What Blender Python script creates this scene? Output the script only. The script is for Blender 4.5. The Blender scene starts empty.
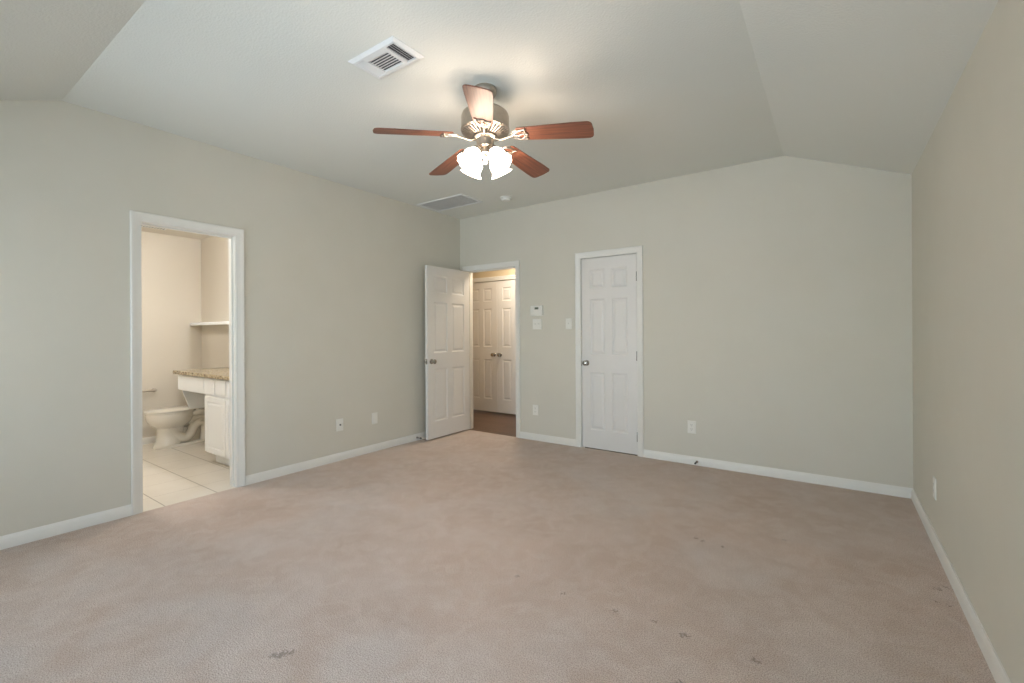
import bpy, bmesh, math, random
from math import sin, cos, pi, radians
from mathutils import Vector, Matrix
random.seed(7)
SC = bpy.context.scene
COL = SC.collection

# ------------------------------------------------------------------ camera
FPX = 456.5; YAW = 0.6142; EYE = 1.255
cam = bpy.data.cameras.new('camera'); co = bpy.data.objects.new('camera', cam); COL.objects.link(co)
cam.sensor_fit = 'HORIZONTAL'; cam.sensor_width = 36.0; cam.lens = FPX / 1024 * 36
cam.shift_y = -(341.5 - 332.6) / 1024
cam.clip_start = 0.05
level = Matrix.Rotation(YAW, 4, 'Z') @ Matrix.Rotation(pi / 2, 4, 'X')
co.matrix_world = Matrix.Translation((0, 0, EYE)) @ level @ Matrix.Rotation(-0.0056, 4, 'Z')
SC.camera = co

# ------------------------------------------------------------------ exposure, world, big lights
vs = SC.view_settings
vs.view_transform = 'Standard'; vs.look = 'None'; vs.exposure = 0.10; vs.gamma = 1.0; vs.use_curve_mapping = False
SC.cycles.use_denoising = True
SC.cycles.max_bounces = 14; SC.cycles.diffuse_bounces = 8; SC.cycles.transparent_max_bounces = 16
W = bpy.data.worlds.new('sky'); SC.world = W; W.use_nodes = True
nt = W.node_tree; bg = nt.nodes['Background']
sky = nt.nodes.new('ShaderNodeTexSky'); sky.sky_type = 'NISHITA'; sky.sun_disc = False
sky.sun_elevation = radians(40); sky.sun_rotation = radians(30)
nt.links.new(sky.outputs[0], bg.inputs[0]); bg.inputs[1].default_value = 0.35

# room measures (metres); camera stands at x=0 y=0
LW, BW, RW, NW = -4.002, 4.505, 0.479, -1.0
CZ, LZ, FX, FY = 2.745, 2.416, -0.3425, 0.727
T = 0.113
SLY = FY - (RW - FX)          # where the near slope reaches the low ceiling
WINS = [(-3.45, -2.55), (-2.2, -1.3), (-0.95, -0.05)]
SWY = (0.25, 1.55)              # unseen window added in the right wall to light the left wall
WZ0, WZ1 = 0.62, 2.12

def area(name, loc, rot, sx, sy, power, color):
    l = bpy.data.lights.new(name, 'AREA'); l.shape = 'RECTANGLE'; l.size = sx; l.size_y = sy
    l.energy = power; l.color = color
    o = bpy.data.objects.new(name, l); COL.objects.link(o); o.location = loc; o.rotation_euler = rot
    return o
DAY = (0.76, 0.89, 1.0)
for a, b in WINS:             # daylight arriving through each window behind the camera
    area('window_daylight', ((a + b) / 2, NW - T - 0.45, (WZ0 + WZ1) / 2 - 0.2), (radians(116), 0, 0), b - a, WZ1 - WZ0, 61, DAY)
area('window_daylight', (RW + T + 0.25, (SWY[0] + SWY[1]) / 2, (WZ0 + WZ1) / 2 - 0.1), (radians(105), 0, radians(90)), SWY[1] - SWY[0], WZ1 - WZ0, 34, DAY)  # lamp outside the added side window

# ------------------------------------------------------------------ materials
def mat(name, color, rough=0.6, metal=0.0, spec=0.5, noise=None, bump=None, **kw):
    """noise=(scale, other colour, amount); bump=(scale, strength, distance)"""
    m = bpy.data.materials.new(name); m.use_nodes = True
    n = m.node_tree.nodes; l = m.node_tree.links; p = n['Principled BSDF']
    p.inputs['Base Color'].default_value = (*color, 1); p.inputs['Roughness'].default_value = rough
    p.inputs['Metallic'].default_value = metal; p.inputs['Specular IOR Level'].default_value = spec
    tc = n.new('ShaderNodeTexCoord')
    if noise:
        t = n.new('ShaderNodeTexNoise'); t.inputs['Scale'].default_value = noise[0]; t.inputs['Detail'].default_value = 4
        l.new(tc.outputs['Object'], t.inputs['Vector'])
        mx = n.new('ShaderNodeMix'); mx.data_type = 'RGBA'
        mx.inputs[6].default_value = (*color, 1); mx.inputs[7].default_value = (*noise[1], 1)
        r = n.new('ShaderNodeMapRange'); r.inputs[1].default_value = 0.35; r.inputs[2].default_value = 0.65
        r.inputs[4].default_value = noise[2]
        l.new(t.outputs['Fac'], r.inputs[0]); l.new(r.outputs[0], mx.inputs[0]); l.new(mx.outputs[2], p.inputs['Base Color'])
    if bump:
        t = n.new('ShaderNodeTexNoise'); t.inputs['Scale'].default_value = bump[0]; t.inputs['Detail'].default_value = 3
        l.new(tc.outputs['Object'], t.inputs['Vector'])
        b = n.new('ShaderNodeBump'); b.inputs['Strength'].default_value = bump[1]; b.inputs['Distance'].default_value = bump[2]
        l.new(t.outputs['Fac'], b.inputs['Height']); l.new(b.outputs[0], p.inputs['Normal'])
    for k, v in kw.items(): p.inputs[k].default_value = v
    return m

def lin(r, g, b):
    f = lambda c: (c / 255 / 12.92) if c / 255 <= 0.04045 else ((c / 255 + 0.055) / 1.055) ** 2.4
    return (f(r), f(g), f(b))

WALLC = lin(206, 203, 191)
M = {}
M['wall'] = mat('sage beige wall paint', WALLC, 0.75, noise=(3.0, lin(203, 200, 187), 0.6), bump=(160, 0.25, 0.002))
M['ceil'] = mat('textured ceiling paint', lin(218, 220, 214), 0.85, bump=(90, 0.5, 0.004))
M['bathwall'] = mat('warm cream bathroom paint', lin(204, 197, 184), 0.7, bump=(160, 0.25, 0.002))
M['hallwall'] = mat('tan hallway paint', lin(205, 190, 160), 0.75, bump=(160, 0.25, 0.002))
M['trim'] = mat('white semi gloss trim paint', lin(224, 223, 217), 0.38, noise=(6, lin(221, 220, 213), 0.5))
M['door'] = mat('white door paint', lin(220, 218, 214), 0.40, noise=(5, lin(216, 214, 209), 0.5), bump=(60, 0.06, 0.001))
M['plate'] = mat('white plastic plate', lin(226, 225, 218), 0.35, noise=(20, lin(222, 221, 213), 0.4))
M['dark'] = mat('dark slot', (0.02, 0.02, 0.02), 0.5, noise=(20, (0.03, 0.03, 0.03), 0.5))
M['nickel'] = mat('brushed nickel', (0.46, 0.41, 0.35), 0.33, 1.0, noise=(40, (0.40, 0.36, 0.31), 0.6), bump=(200, 0.05, 0.0005))
M['steel'] = mat('satin steel', (0.45, 0.43, 0.40), 0.25, 1.0, noise=(60, (0.36, 0.35, 0.33), 0.6))
M['rubber'] = mat('black rubber tip', (0.03, 0.03, 0.03), 0.7, noise=(50, (0.05, 0.05, 0.05), 0.5))
M['white_metal'] = mat('white enamelled metal', lin(222, 224, 224), 0.4, noise=(15, lin(216, 218, 217), 0.5))
M['porcelain'] = mat('white porcelain', lin(226, 222, 212), 0.12, noise=(5, lin(222, 218, 208), 0.4))
M['cab'] = mat('white cabinet paint', lin(243, 246, 248), 0.35, noise=(8, lin(240, 243, 245), 0.4))
M['lcd'] = mat('grey display', lin(120, 125, 112), 0.2, noise=(30, lin(105, 110, 100), 0.5))
M['filter'] = mat('painted grey louvre shade', lin(150, 150, 138), 0.9, noise=(30, lin(138, 138, 126), 0.6))  # grey painted in for the shaded gaps of the return grille
M['vent_shade'] = mat('painted vent shade', (0.07, 0.075, 0.085), 0.9, noise=(10, (0.09, 0.095, 0.10), 0.5))  # dark tone painted in for shade inside the vents

def emis(name, color, strength):
    m = bpy.data.materials.new(name); m.use_nodes = True
    n = m.node_tree.nodes; l = m.node_tree.links; p = n['Principled BSDF']
    p.inputs['Base Color'].default_value = (0.9, 0.88, 0.84, 1); p.inputs['Roughness'].default_value = 0.3
    t = n.new('ShaderNodeTexNoise'); t.inputs['Scale'].default_value = 14
    tc = n.new('ShaderNodeTexCoord'); l.new(tc.outputs['Object'], t.inputs['Vector'])
    mx = n.new('ShaderNodeMix'); mx.data_type = 'RGBA'; mx.inputs[6].default_value = (*color, 1)
    mx.inputs[7].default_value = (color[0], color[1] * 0.97, color[2] * 0.93, 1)
    l.new(t.outputs['Fac'], mx.inputs[0]); l.new(mx.outputs[2], p.inputs['Emission Color'])
    p.inputs['Emission Strength'].default_value = strength
    return m
M['shade'] = emis('lit frosted glass shade', (1.0, 0.80, 0.64), 24.5)
M['bulb'] = emis('lit bulb', (1.0, 0.84, 0.66), 25.0)
M['vglobe'] = emis('lit opal globe', (0.97, 0.98, 1.0), 84.0)
M['added_dome'] = emis('lit added bathroom dome', (0.97, 0.98, 1.0), 82.0)
M['hglobe'] = emis('lit hallway dome', (1.0, 0.88, 0.74), 85.0)

def glass():
    m = bpy.data.materials.new('clear window glass'); m.use_nodes = True
    n = m.node_tree.nodes; l = m.node_tree.links; n.remove(n['Principled BSDF'])
    tr = n.new('ShaderNodeBsdfTransparent'); gl = n.new('ShaderNodeBsdfGlossy'); gl.inputs['Roughness'].default_value = 0.02
    fr = n.new('ShaderNodeFresnel'); fr.inputs[0].default_value = 1.45
    mx = n.new('ShaderNodeMixShader'); l.new(fr.outputs[0], mx.inputs[0]); l.new(tr.outputs[0], mx.inputs[1]); l.new(gl.outputs[0], mx.inputs[2])
    l.new(mx.outputs[0], n['Material Output'].inputs[0])
    return m
M['glass'] = glass()

def wood_blade():
    m = mat('cherry wood blade veneer', lin(132, 74, 50), 0.42)
    n = m.node_tree.nodes; l = m.node_tree.links; p = n['Principled BSDF']
    tc = [x for x in n if x.type == 'TEX_COORD'][0]
    mp = n.new('ShaderNodeMapping'); mp.inputs['Scale'].default_value = (3, 90, 3)
    l.new(tc.outputs['Object'], mp.inputs[0])
    t = n.new('ShaderNodeTexNoise'); t.inputs['Scale'].default_value = 1.0; t.inputs['Detail'].default_value = 6
    l.new(mp.outputs[0], t.inputs['Vector'])
    r = n.new('ShaderNodeValToRGB'); r.color_ramp.elements[0].position = 0.35; r.color_ramp.elements[1].position = 0.65
    r.color_ramp.elements[0].color = (*lin(98, 60, 46), 1); r.color_ramp.elements[1].color = (*lin(140, 88, 66), 1)
    l.new(t.outputs['Fac'], r.inputs[0]); l.new(r.outputs[0], p.inputs['Base Color'])
    return m
M['blade'] = wood_blade()

SPOTS = [(-1.772, 0.934, 0.020), (-1.750, 0.962, 0.012), (-1.795, 0.915, 0.014), (-1.341, 1.934, 0.008), (-1.065, 1.928, 0.010), (-0.803, 1.946, 0.012),
         (-0.640, 1.973, 0.009), (-0.512, 1.947, 0.016), (-0.490, 1.958, 0.009), (-0.252, 1.955, 0.016), (-0.456, 1.679, 0.014), (-0.533, 2.876, 0.012),
         (-0.246, 3.182, 0.009), (-0.69, 2.905, 0.014), (-0.65, 2.890, 0.012), (0.386, 3.003, 0.009), (0.415, 3.000, 0.010), (0.437, 3.035, 0.008), (0.377, 2.855, 0.009), (0.426, 2.842, 0.010)]
def carpet():
    m = mat('dusty pink beige cut pile carpet', (0.3, 0.25, 0.2), 0.95, spec=0.1)
    n = m.node_tree.nodes; l = m.node_tree.links; p = n['Principled BSDF']
    tc = [x for x in n if x.type == 'TEX_COORD'][0]
    def noise(scale, detail, vec=None, dist=0.0):
        t = n.new('ShaderNodeTexNoise'); t.inputs['Scale'].default_value = scale; t.inputs['Detail'].default_value = detail
        t.inputs['Distortion'].default_value = dist
        l.new(vec or tc.outputs['Object'], t.inputs['Vector']); return t.outputs['Fac']
    def rng(v, a, b, c, d):
        r = n.new('ShaderNodeMapRange'); l.new(v, r.inputs[0])
        for i, x in enumerate((a, b, c, d)): r.inputs[i + 1].default_value = x
        return r.outputs[0]
    def mix(f, c1, c2, mode='MIX'):
        x = n.new('ShaderNodeMix'); x.data_type = 'RGBA'; x.blend_type = mode
        if hasattr(f, 'is_linked'): l.new(f, x.inputs[0])
        else: x.inputs[0].default_value = f
        for i, c in ((6, c1), (7, c2)):
            if isinstance(c, tuple): x.inputs[i].default_value = (*c, 1)
            else: l.new(c, x.inputs[i])
        return x.outputs[2]
    base = mix(rng(noise(0.75, 3, None, 0.3), 0.40, 0.62, 0, 1), lin(215, 196, 184), lin(212, 203, 198))
    base = mix(rng(noise(2.6, 5, None, 0.8), 0.38, 0.66, 0, 0.7), base, lin(200, 181, 168))
    base = mix(rng(noise(9, 4, None, 1.0), 0.42, 0.66, 0, 0.4), base, lin(228, 218, 211))
    base = mix(rng(noise(210, 2), 0.42, 0.62, 0, 0.65), base, lin(154, 136, 122))
    # a few small spots trodden into the pile
    geo = n.new('ShaderNodeNewGeometry')
    wob = n.new('ShaderNodeTexNoise'); wob.inputs['Scale'].default_value = 70; wob.inputs['Detail'].default_value = 4
    l.new(tc.outputs['Object'], wob.inputs['Vector'])
    va = n.new('ShaderNodeVectorMath'); va.operation = 'MULTIPLY_ADD'
    va.inputs[1].default_value = (0.08, 0.08, 0); va.inputs[2].default_value = (-0.04, -0.04, 0); l.new(wob.outputs['Color'], va.inputs[0])
    vb = n.new('ShaderNodeVectorMath'); vb.operation = 'ADD'; l.new(geo.outputs['Position'], vb.inputs[0]); l.new(va.outputs[0], vb.inputs[1])
    for x, y, r in SPOTS:
        d = n.new('ShaderNodeVectorMath'); d.operation = 'DISTANCE'; l.new(vb.outputs[0], d.inputs[0]); d.inputs[1].default_value = (x, y, 0)
        base = mix(rng(d.outputs['Value'], r * 0.6, r * 1.2, 0.5, 0.0), base, lin(96, 84, 74))
    l.new(base, p.inputs['Base Color'])
    b = n.new('ShaderNodeBump'); b.inputs['Strength'].default_value = 0.7; b.inputs['Distance'].default_value = 0.010
    l.new(noise(200, 3), b.inputs['Height'])
    b2 = n.new('ShaderNodeBump'); b2.inputs['Strength'].default_value = 0.18; b2.inputs['Distance'].default_value = 0.03
    l.new(noise(7, 4, None, 0.8), b2.inputs['Height']); l.new(b.outputs[0], b2.inputs['Normal'])
    l.new(b2.outputs[0], p.inputs['Normal'])
    return m
M['carpet'] = carpet()

def tile():
    m = mat('glazed cream floor tile', (0.5, 0.5, 0.5), 0.28)
    n = m.node_tree.nodes; l = m.node_tree.links; p = n['Principled BSDF']
    geo = n.new('ShaderNodeNewGeometry'); sp = n.new('ShaderNodeSeparateXYZ'); l.new(geo.outputs['Position'], sp.inputs[0])
    S = 0.345; out = []
    for ax, off in (('X', 4.30), ('Y', -1.262)):
        a = n.new('ShaderNodeMath'); a.operation = 'ADD'; a.inputs[1].default_value = off + S * 40; l.new(sp.outputs[ax], a.inputs[0])
        b = n.new('ShaderNodeMath'); b.operation = 'PINGPONG'; b.inputs[1].default_value = S / 2; l.new(a.outputs[0], b.inputs[0])
        c = n.new('ShaderNodeMath'); c.operation = 'LESS_THAN'; c.inputs[1].default_value = 0.0014 if ax == 'X' else 0.0032; l.new(b.outputs[0], c.inputs[0])
        out.append(c.outputs[0])
    mxm = n.new('ShaderNodeMath'); mxm.operation = 'MAXIMUM'; l.new(out[0], mxm.inputs[0]); l.new(out[1], mxm.inputs[1])
    t = n.new('ShaderNodeTexNoise'); t.inputs['Scale'].default_value = 5; t.inputs['Detail'].default_value = 5
    l.new(geo.outputs['Position'], t.inputs['Vector'])
    a = n.new('ShaderNodeMix'); a.data_type = 'RGBA'; a.inputs[6].default_value = (*lin(206, 198, 184), 1); a.inputs[7].default_value = (*lin(222, 216, 206), 1)
    l.new(t.outputs['Fac'], a.inputs[0])
    b = n.new('ShaderNodeMix'); b.data_type = 'RGBA'; b.inputs[7].default_value = (*lin(140, 128, 112), 1)
    l.new(mxm.outputs[0], b.inputs[0]); l.new(a.outputs[2], b.inputs[6]); l.new(b.outputs[2], p.inputs['Base Color'])
    return m
M['tile'] = tile()

def planks():
    m = mat('brown plank floor', (0.2, 0.15, 0.1), 0.4)
    n = m.node_tree.nodes; l = m.node_tree.links; p = n['Principled BSDF']
    geo = n.new('ShaderNodeNewGeometry')
    br = n.new('ShaderNodeTexBrick'); br.inputs['Scale'].default_value = 1.0
    br.inputs['Brick Width'].default_value = 1.2; br.inputs['Row Height'].default_value = 0.125; br.inputs['Mortar Size'].default_value = 0.002
    br.inputs['Color1'].default_value = (*lin(108, 84, 68), 1); br.inputs['Color2'].default_value = (*lin(96, 74, 60), 1); br.inputs['Mortar'].default_value = (*lin(70, 54, 44), 1)
    l.new(geo.outputs['Position'], br.inputs['Vector']); l.new(br.outputs['Color'], p.inputs['Base Color'])
    return m
M['planks'] = planks()

def granite():
    m = mat('speckled brown granite', (0.3, 0.25, 0.2), 0.2)
    n = m.node_tree.nodes; l = m.node_tree.links; p = n['Principled BSDF']
    tc = [x for x in n if x.type == 'TEX_COORD'][0]
    t = n.new('ShaderNodeTexNoise'); t.inputs['Scale'].default_value = 60; t.inputs['Detail'].default_value = 5
    l.new(tc.outputs['Object'], t.inputs['Vector'])
    r = n.new('ShaderNodeValToRGB'); e = r.color_ramp.elements
    e[0].position = 0.38; e[0].color = (*lin(104, 92, 74), 1); e[1].position = 0.62; e[1].color = (*lin(196, 184, 158), 1)
    x = e.new(0.5); x.color = (*lin(156, 140, 112), 1)
    l.new(t.outputs['Fac'], r.inputs[0]); l.new(r.outputs[0], p.inputs['Base Color'])
    return m
M['granite'] = granite()

# ------------------------------------------------------------------ mesh helpers
def nb(): return bmesh.new()
def box(bm, x0, x1, y0, y1, z0, z1, bev=0.0, mtx=None):
    r = bmesh.ops.create_cube(bm, size=1)
    vs_ = r['verts']
    for v in vs_:
        v.co = Vector(((x0 + x1) / 2 + v.co.x * (x1 - x0), (y0 + y1) / 2 + v.co.y * (y1 - y0), (z0 + z1) / 2 + v.co.z * (z1 - z0)))
    if bev:
        es = list({e for v in vs_ for e in v.link_edges})
        rr = bmesh.ops.bevel(bm, geom=es, offset=bev, segments=2, affect='EDGES', profile=0.5)
        vs_ = list({v for f in rr['faces'] for v in f.verts} | {v for v in vs_ if v.is_valid})
    if mtx is not None:
        for v in vs_: v.co = mtx @ v.co
    return vs_
def loft(bm, rings, cap0=True, cap1=True, closed=True):
    R = [[bm.verts.new(p) for p in r] for r in rings]
    n = len(R[0])
    for a, b in zip(R, R[1:]):
        for i in range(n if closed else n - 1):
            j = (i + 1) % n
            bm.faces.new((a[i], a[j], b[j], b[i]))
    if cap0: bm.faces.new(list(reversed(R[0])))
    if cap1: bm.faces.new(R[-1])
    return [v for r in R for v in r]
def lathe(bm, prof, seg=32, mtx=None, cap0=False, cap1=False):
    """prof = [(radius, z)...]"""
    rings = []
    for r, z in prof:
        r = max(r, 1e-4)
        rings.append([Vector((r * cos(2 * pi * k / seg), r * sin(2 * pi * k / seg), z)) for k in range(seg)])
    if mtx is not None: rings = [[mtx @ p for p in r] for r in rings]
    return loft(bm, rings, cap0, cap1)
def tube(bm, pts, rad, seg=10, caps=True):
    pts = [Vector(p) for p in pts]; n = len(pts)
    rads = rad if isinstance(rad, (list, tuple)) else [rad] * n
    up = None; rings = []
    for i in range(n):
        t = (pts[min(i + 1, n - 1)] - pts[max(i - 1, 0)]).normalized()
        if up is None:
            up = t.cross(Vector((0, 0, 1)))
            if up.length < 1e-3: up = t.cross(Vector((0, 1, 0)))
            up.normalize()
        up = (up - t * up.dot(t)).normalized(); w = t.cross(up)
        rings.append([pts[i] + (up * cos(2 * pi * k / seg) + w * sin(2 * pi * k / seg)) * rads[i] for k in range(seg)])
    loft(bm, rings, caps, caps)
def prism(bm, poly, ext, mtx=None):
    """poly: list of Vectors; ext: Vector extrusion"""
    a = [Vector(p) for p in poly]; b = [p + Vector(ext) for p in a]
    if mtx is not None: a = [mtx @ p for p in a]; b = [mtx @ p for p in b]
    loft(bm, [a, b])
def spline(pts, n=8):
    P = [Vector(p) for p in pts]; out = []
    for i in range(len(P) - 1):
        p0 = P[max(i - 1, 0)]; p1 = P[i]; p2 = P[i + 1]; p3 = P[min(i + 2, len(P) - 1)]
        for k in range(n):
            t = k / n
            out.append(0.5 * ((2 * p1) + (-p0 + p2) * t + (2 * p0 - 5 * p1 + 4 * p2 - p3) * t * t + (-p0 + 3 * p1 - 3 * p2 + p3) * t ** 3))
    out.append(P[-1]); return out

def obj(name, bm, m, parent=None, smooth=False, loc=None, rotz=0.0, label=None, mats=None):
    bmesh.ops.recalc_face_normals(bm, faces=bm.faces[:])
    me = bpy.data.meshes.new(name); bm.to_mesh(me); bm.free()
    for x in (mats or [m]): me.materials.append(x)
    if smooth:
        for p in me.polygons: p.use_smooth = True
        me.set_sharp_from_angle(angle=radians(38))
    o = bpy.data.objects.new(name, me); COL.objects.link(o)
    if parent: o.parent = parent
    if loc: o.location = loc
    o.rotation_euler = (0, 0, rotz)
    if label: o['label'] = label
    return o
def thing(name, label, cat, loc=(0, 0, 0), rotz=0.0, group=None):
    o = bpy.data.objects.new(name, None); COL.objects.link(o); o.empty_display_size = 0.05
    o.location = loc; o.rotation_euler = (0, 0, rotz); return tag(o, label, cat, group)
def tag(o, label, cat, group=None):
    o['label'] = label; o['category'] = cat
    if group: o['group'] = group
    return o
def struct(name, bm, m, parent=None, smooth=False, label=None, cat=None, loc=None, rotz=0.0):
    o = obj(name, bm, m, parent, smooth, loc, rotz)
    if not parent: o['kind'] = 'structure'
    if label: o['label'] = label
    if cat: o['category'] = cat
    return o

# ------------------------------------------------------------------ room shell
TOP = 2.86
BO = (1.131, 1.748, 2.055)            # bathroom opening on the left wall (y0, y1, top)
EO = (-3.886, -3.124, 2.05)           # entry opening on the back wall
CO = (-2.252, -1.630, 2.055)          # closet opening
JT = 0.019                            # jamb board thickness

b = nb()
box(b, LW, RW, NW, BW, -0.10, 0.0)
struct('floor', b, M['carpet'], label='dusty pink beige carpet across the empty bedroom', cat='carpet')

b = nb()
box(b, LW - T, LW, NW - T, BO[0] - JT, -0.1, TOP); box(b, LW - T, LW, BO[1] + JT, BW + T, -0.1, TOP); box(b, LW - T, LW, BO[0] - JT, BO[1] + JT, BO[2] + JT, TOP)
struct('wall_left', b, M['wall'], label='long sage beige wall holding the bathroom doorway', cat='wall')
b = nb()
box(b, LW, EO[0] - JT, BW, BW + T, -0.1, TOP); box(b, EO[1] + JT, CO[0] - JT, BW, BW + T, -0.1, TOP); box(b, CO[1] + JT, RW + T, BW, BW + T, -0.1, TOP)
box(b, EO[0] - JT, EO[1] + JT, BW, BW + T, EO[2] + JT, TOP); box(b, CO[0] - JT, CO[1] + JT, BW, BW + T, CO[2] + JT, TOP)
struct('wall_back', b, M['wall'], label='sage beige wall holding the two white panel doors', cat='wall')
b = nb(); box(b, RW, RW + T, NW - T, SWY[0], -0.1, TOP); box(b, RW, RW + T, SWY[1], BW, -0.1, TOP); box(b, RW, RW + T, SWY[0], SWY[1], -0.1, WZ0); box(b, RW, RW + T, SWY[0], SWY[1], WZ1, TOP)
struct('wall_right', b, M['wall'], label='plain sage beige wall along the right side', cat='wall')
b = nb()
xs = [LW] + [v for w in WINS for v in w] + [RW]
for i in range(0, len(xs) - 1):
    if i % 2 == 0: box(b, xs[i], xs[i + 1], NW - T, NW, -0.1, TOP)
    else:
        box(b, xs[i], xs[i + 1], NW - T, NW, -0.1, WZ0); box(b, xs[i], xs[i + 1], NW - T, NW, WZ1, TOP)
struct('wall_near', b, M['wall'], label='window wall behind the viewer', cat='wall')

# ceiling: flat field, two slopes meeting in a hip, low strip over the windows
def slab(bm, pts, th=0.10):
    lo = [Vector(p) for p in pts]; hi = [Vector((p[0], p[1], TOP)) for p in pts]
    loft(bm, [lo, hi])
b = nb()
slab(b, [(LW, FY, CZ), (FX, FY, CZ), (FX, BW, CZ), (LW, BW, CZ)])
slab(b, [(FX, FY, CZ), (RW, SLY, LZ), (RW, BW, LZ), (FX, BW, CZ)])
slab(b, [(LW, SLY, LZ), (RW, SLY, LZ), (FX, FY, CZ), (LW, FY, CZ)])
slab(b, [(LW, NW, LZ), (RW, NW, LZ), (RW, SLY, LZ), (LW, SLY, LZ)])
struct('ceiling', b, M['ceil'], label='pale textured ceiling sloping down at the right and near sides', cat='ceiling')

# bathroom shell
BX0, BX1, BY0, BY1, BZ = -6.459, LW - T, 0.55, 2.426, 2.44
b = nb(); box(b, BX0, BX1, BY0, BY1, -0.1, 0.0); box(b, BX1, LW - 0.001, BO[0] - JT, BO[1] + JT, -0.1, 0.0)
struct('floor_bathroom', b, M['tile'], label='cream square tiles on the bathroom floor', cat='floor')
b = nb(); box(b, BX0 - T, BX0, BY0 - T, BY1 + T, -0.1, BZ + 0.1); struct('wall_bathroom_left', b, M['bathwall'], label='cream bathroom wall behind the toilet', cat='wall')
b = nb(); box(b, BX0, BX1, BY1, BY1 + T, -0.1, BZ + 0.1); struct('wall_bathroom_back', b, M['bathwall'], label='cream bathroom wall above the vanity counter', cat='wall')
b = nb(); box(b, BX0, BX1, BY0 - T, BY0, -0.1, BZ + 0.1); struct('wall_bathroom_near', b, M['bathwall'], label='bathroom wall out of view on the near side', cat='wall')
b = nb(); box(b, BX1 - 0.004, BX1, BY0, BO[0] - JT, 0, BZ); box(b, BX1 - 0.004, BX1, BO[1] + JT, BY1, 0, BZ); box(b, BX1 - 0.004, BX1, BO[0] - JT, BO[1] + JT, BO[2] + JT, BZ)
struct('wall_bathroom_right', b, M['bathwall'], label='bathroom side of the doorway wall', cat='wall')
b = nb(); box(b, BX0, BX1, BY0, BY1, BZ, BZ + 0.1); struct('ceiling_bathroom', b, M['bathwall'], label='cream bathroom ceiling', cat='ceiling')

# hallway shell
HX0, HX1, HY0, HY1, HZ = -5.6, -2.6, BW + T, 5.611, 2.44
HD = (-4.241 - 0.62, -4.241 + 0.62, 2.055)
b = nb(); box(b, HX0, HX1, HY0, HY1 + 0.12, -0.1, 0.0); box(b, EO[0] - JT, EO[1] + JT, BW + 0.001, HY0, -0.1, 0.0)
struct('floor_hallway', b, M['planks'], label='brown plank floor in the hallway beyond the open door', cat='floor')
b = nb(); box(b, HX0, HD[0] - JT, HY1, HY1 + T, -0.1, HZ + .1); box(b, HD[1] + JT, HX1, HY1, HY1 + T, -0.1, HZ + .1); box(b, HD[0] - JT, HD[1] + JT, HY1, HY1 + T, HD[2] + JT, HZ + .1)
struct('wall_hallway_back', b, M['hallwall'], label='tan hallway wall around the double closet doors', cat='wall')
b = nb(); box(b, HX0 - T, HX0, HY0, HY1 + T, -0.1, HZ + .1); struct('wall_hallway_left', b, M['hallwall'], label='left end wall of the hallway', cat='wall')
b = nb(); box(b, HX1, HX1 + T, HY0, HY1 + T, -0.1, HZ + .1); struct('wall_hallway_right', b, M['hallwall'], label='right end wall of the hallway', cat='wall')
b = nb(); box(b, HX0, HX1, HY0, HY1, HZ, HZ + 0.1); struct('ceiling_hallway', b, M['hallwall'], label='hallway ceiling', cat='ceiling')
b = nb(); box(b, HX0, LW - T, HY0 - 0.1, HY0, -0.1, HZ + .1); struct('wall_hallway_near', b, M['hallwall'], label='hallway wall left of the bedroom', cat='wall')
b = nb(); box(b, HD[0] - .3, HD[1] + .3, HY1 + T + 0.35, HY1 + T + 0.40, -0.1, HZ); struct('wall_hallway_closet', b, M['hallwall'], label='back wall inside the hallway closet', cat='wall')

# closet space behind the closed door
b = nb()
box(b, CO[0] - .4, CO[1] + .4, BW + 0.9, BW + 1.0, -0.1, 2.5); struct('wall_closet', b, M['hallwall'], label='back wall inside the bedroom closet', cat='wall')

# ------------------------------------------------------------------ trim
CAS = [(0.0, 0.0), (0.0, 0.008), (0.006, 0.010), (0.012, 0.009), (0.018, 0.012), (0.040, 0.014), (0.048, 0.018), (0.057, 0.018), (0.062, 0.014), (0.062, 0.0)]
def casing_bm(u0, u1, z1, to_world, out=1):
    """U shaped moulding around an opening, u along the wall, out of the wall by depth"""
    b = nb(); rings = []
    for P in [lambda d: (u0 - d, 0.0), lambda d: (u0 - d, z1 + d), lambda d: (u1 + d, z1 + d), lambda d: (u1 + d, 0.0)]:
        rings.append([Vector(to_world(P(d)[0], dep, P(d)[1])) for d, dep in CAS])
    loft(b, rings); return b
def jamb_bm(u0, u1, z1, to_world, stop=(0.040, 0.075)):
    """three boards lining the opening with a door stop strip; depth is measured into the wall"""
    b = nb()
    def bx(ua, ub, da, db, za, zb):
        p = [to_world(ua, -da, za), to_world(ub, -db, zb)]
        box(b, min(p[0][0], p[1][0]), max(p[0][0], p[1][0]), min(p[0][1], p[1][1]), max(p[0][1], p[1][1]), za, zb)
    bx(u0 - JT, u0, 0, T, 0, z1); bx(u1, u1 + JT, 0, T, 0, z1); bx(u0 - JT, u1 + JT, 0, T, z1, z1 + JT)
    bx(u0, u0 + 0.011, *stop, 0, z1 - 0.011); bx(u1 - 0.011, u1, *stop, 0, z1 - 0.011); bx(u0, u1, *stop, z1 - 0.011, z1)
    return b
left_w = lambda u, d, z: (LW + d, u, z)
back_w = lambda u, d, z: (u, BW - d, z)
hall_w = lambda u, d, z: (u, HY1 - d, z)
bath_w = lambda u, d, z: (BX1 - 0.004 - d, u, z)
struct('trim_1', casing_bm(BO[0] - .004, BO[1] + .004, BO[2] + .004, left_w), M['trim'], smooth=True, label='white moulded casing around the bathroom doorway', cat='trim')
struct('trim_2', jamb_bm(BO[0], BO[1], BO[2], left_w), M['trim'], label='white jamb lining the bathroom doorway', cat='trim')
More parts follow.
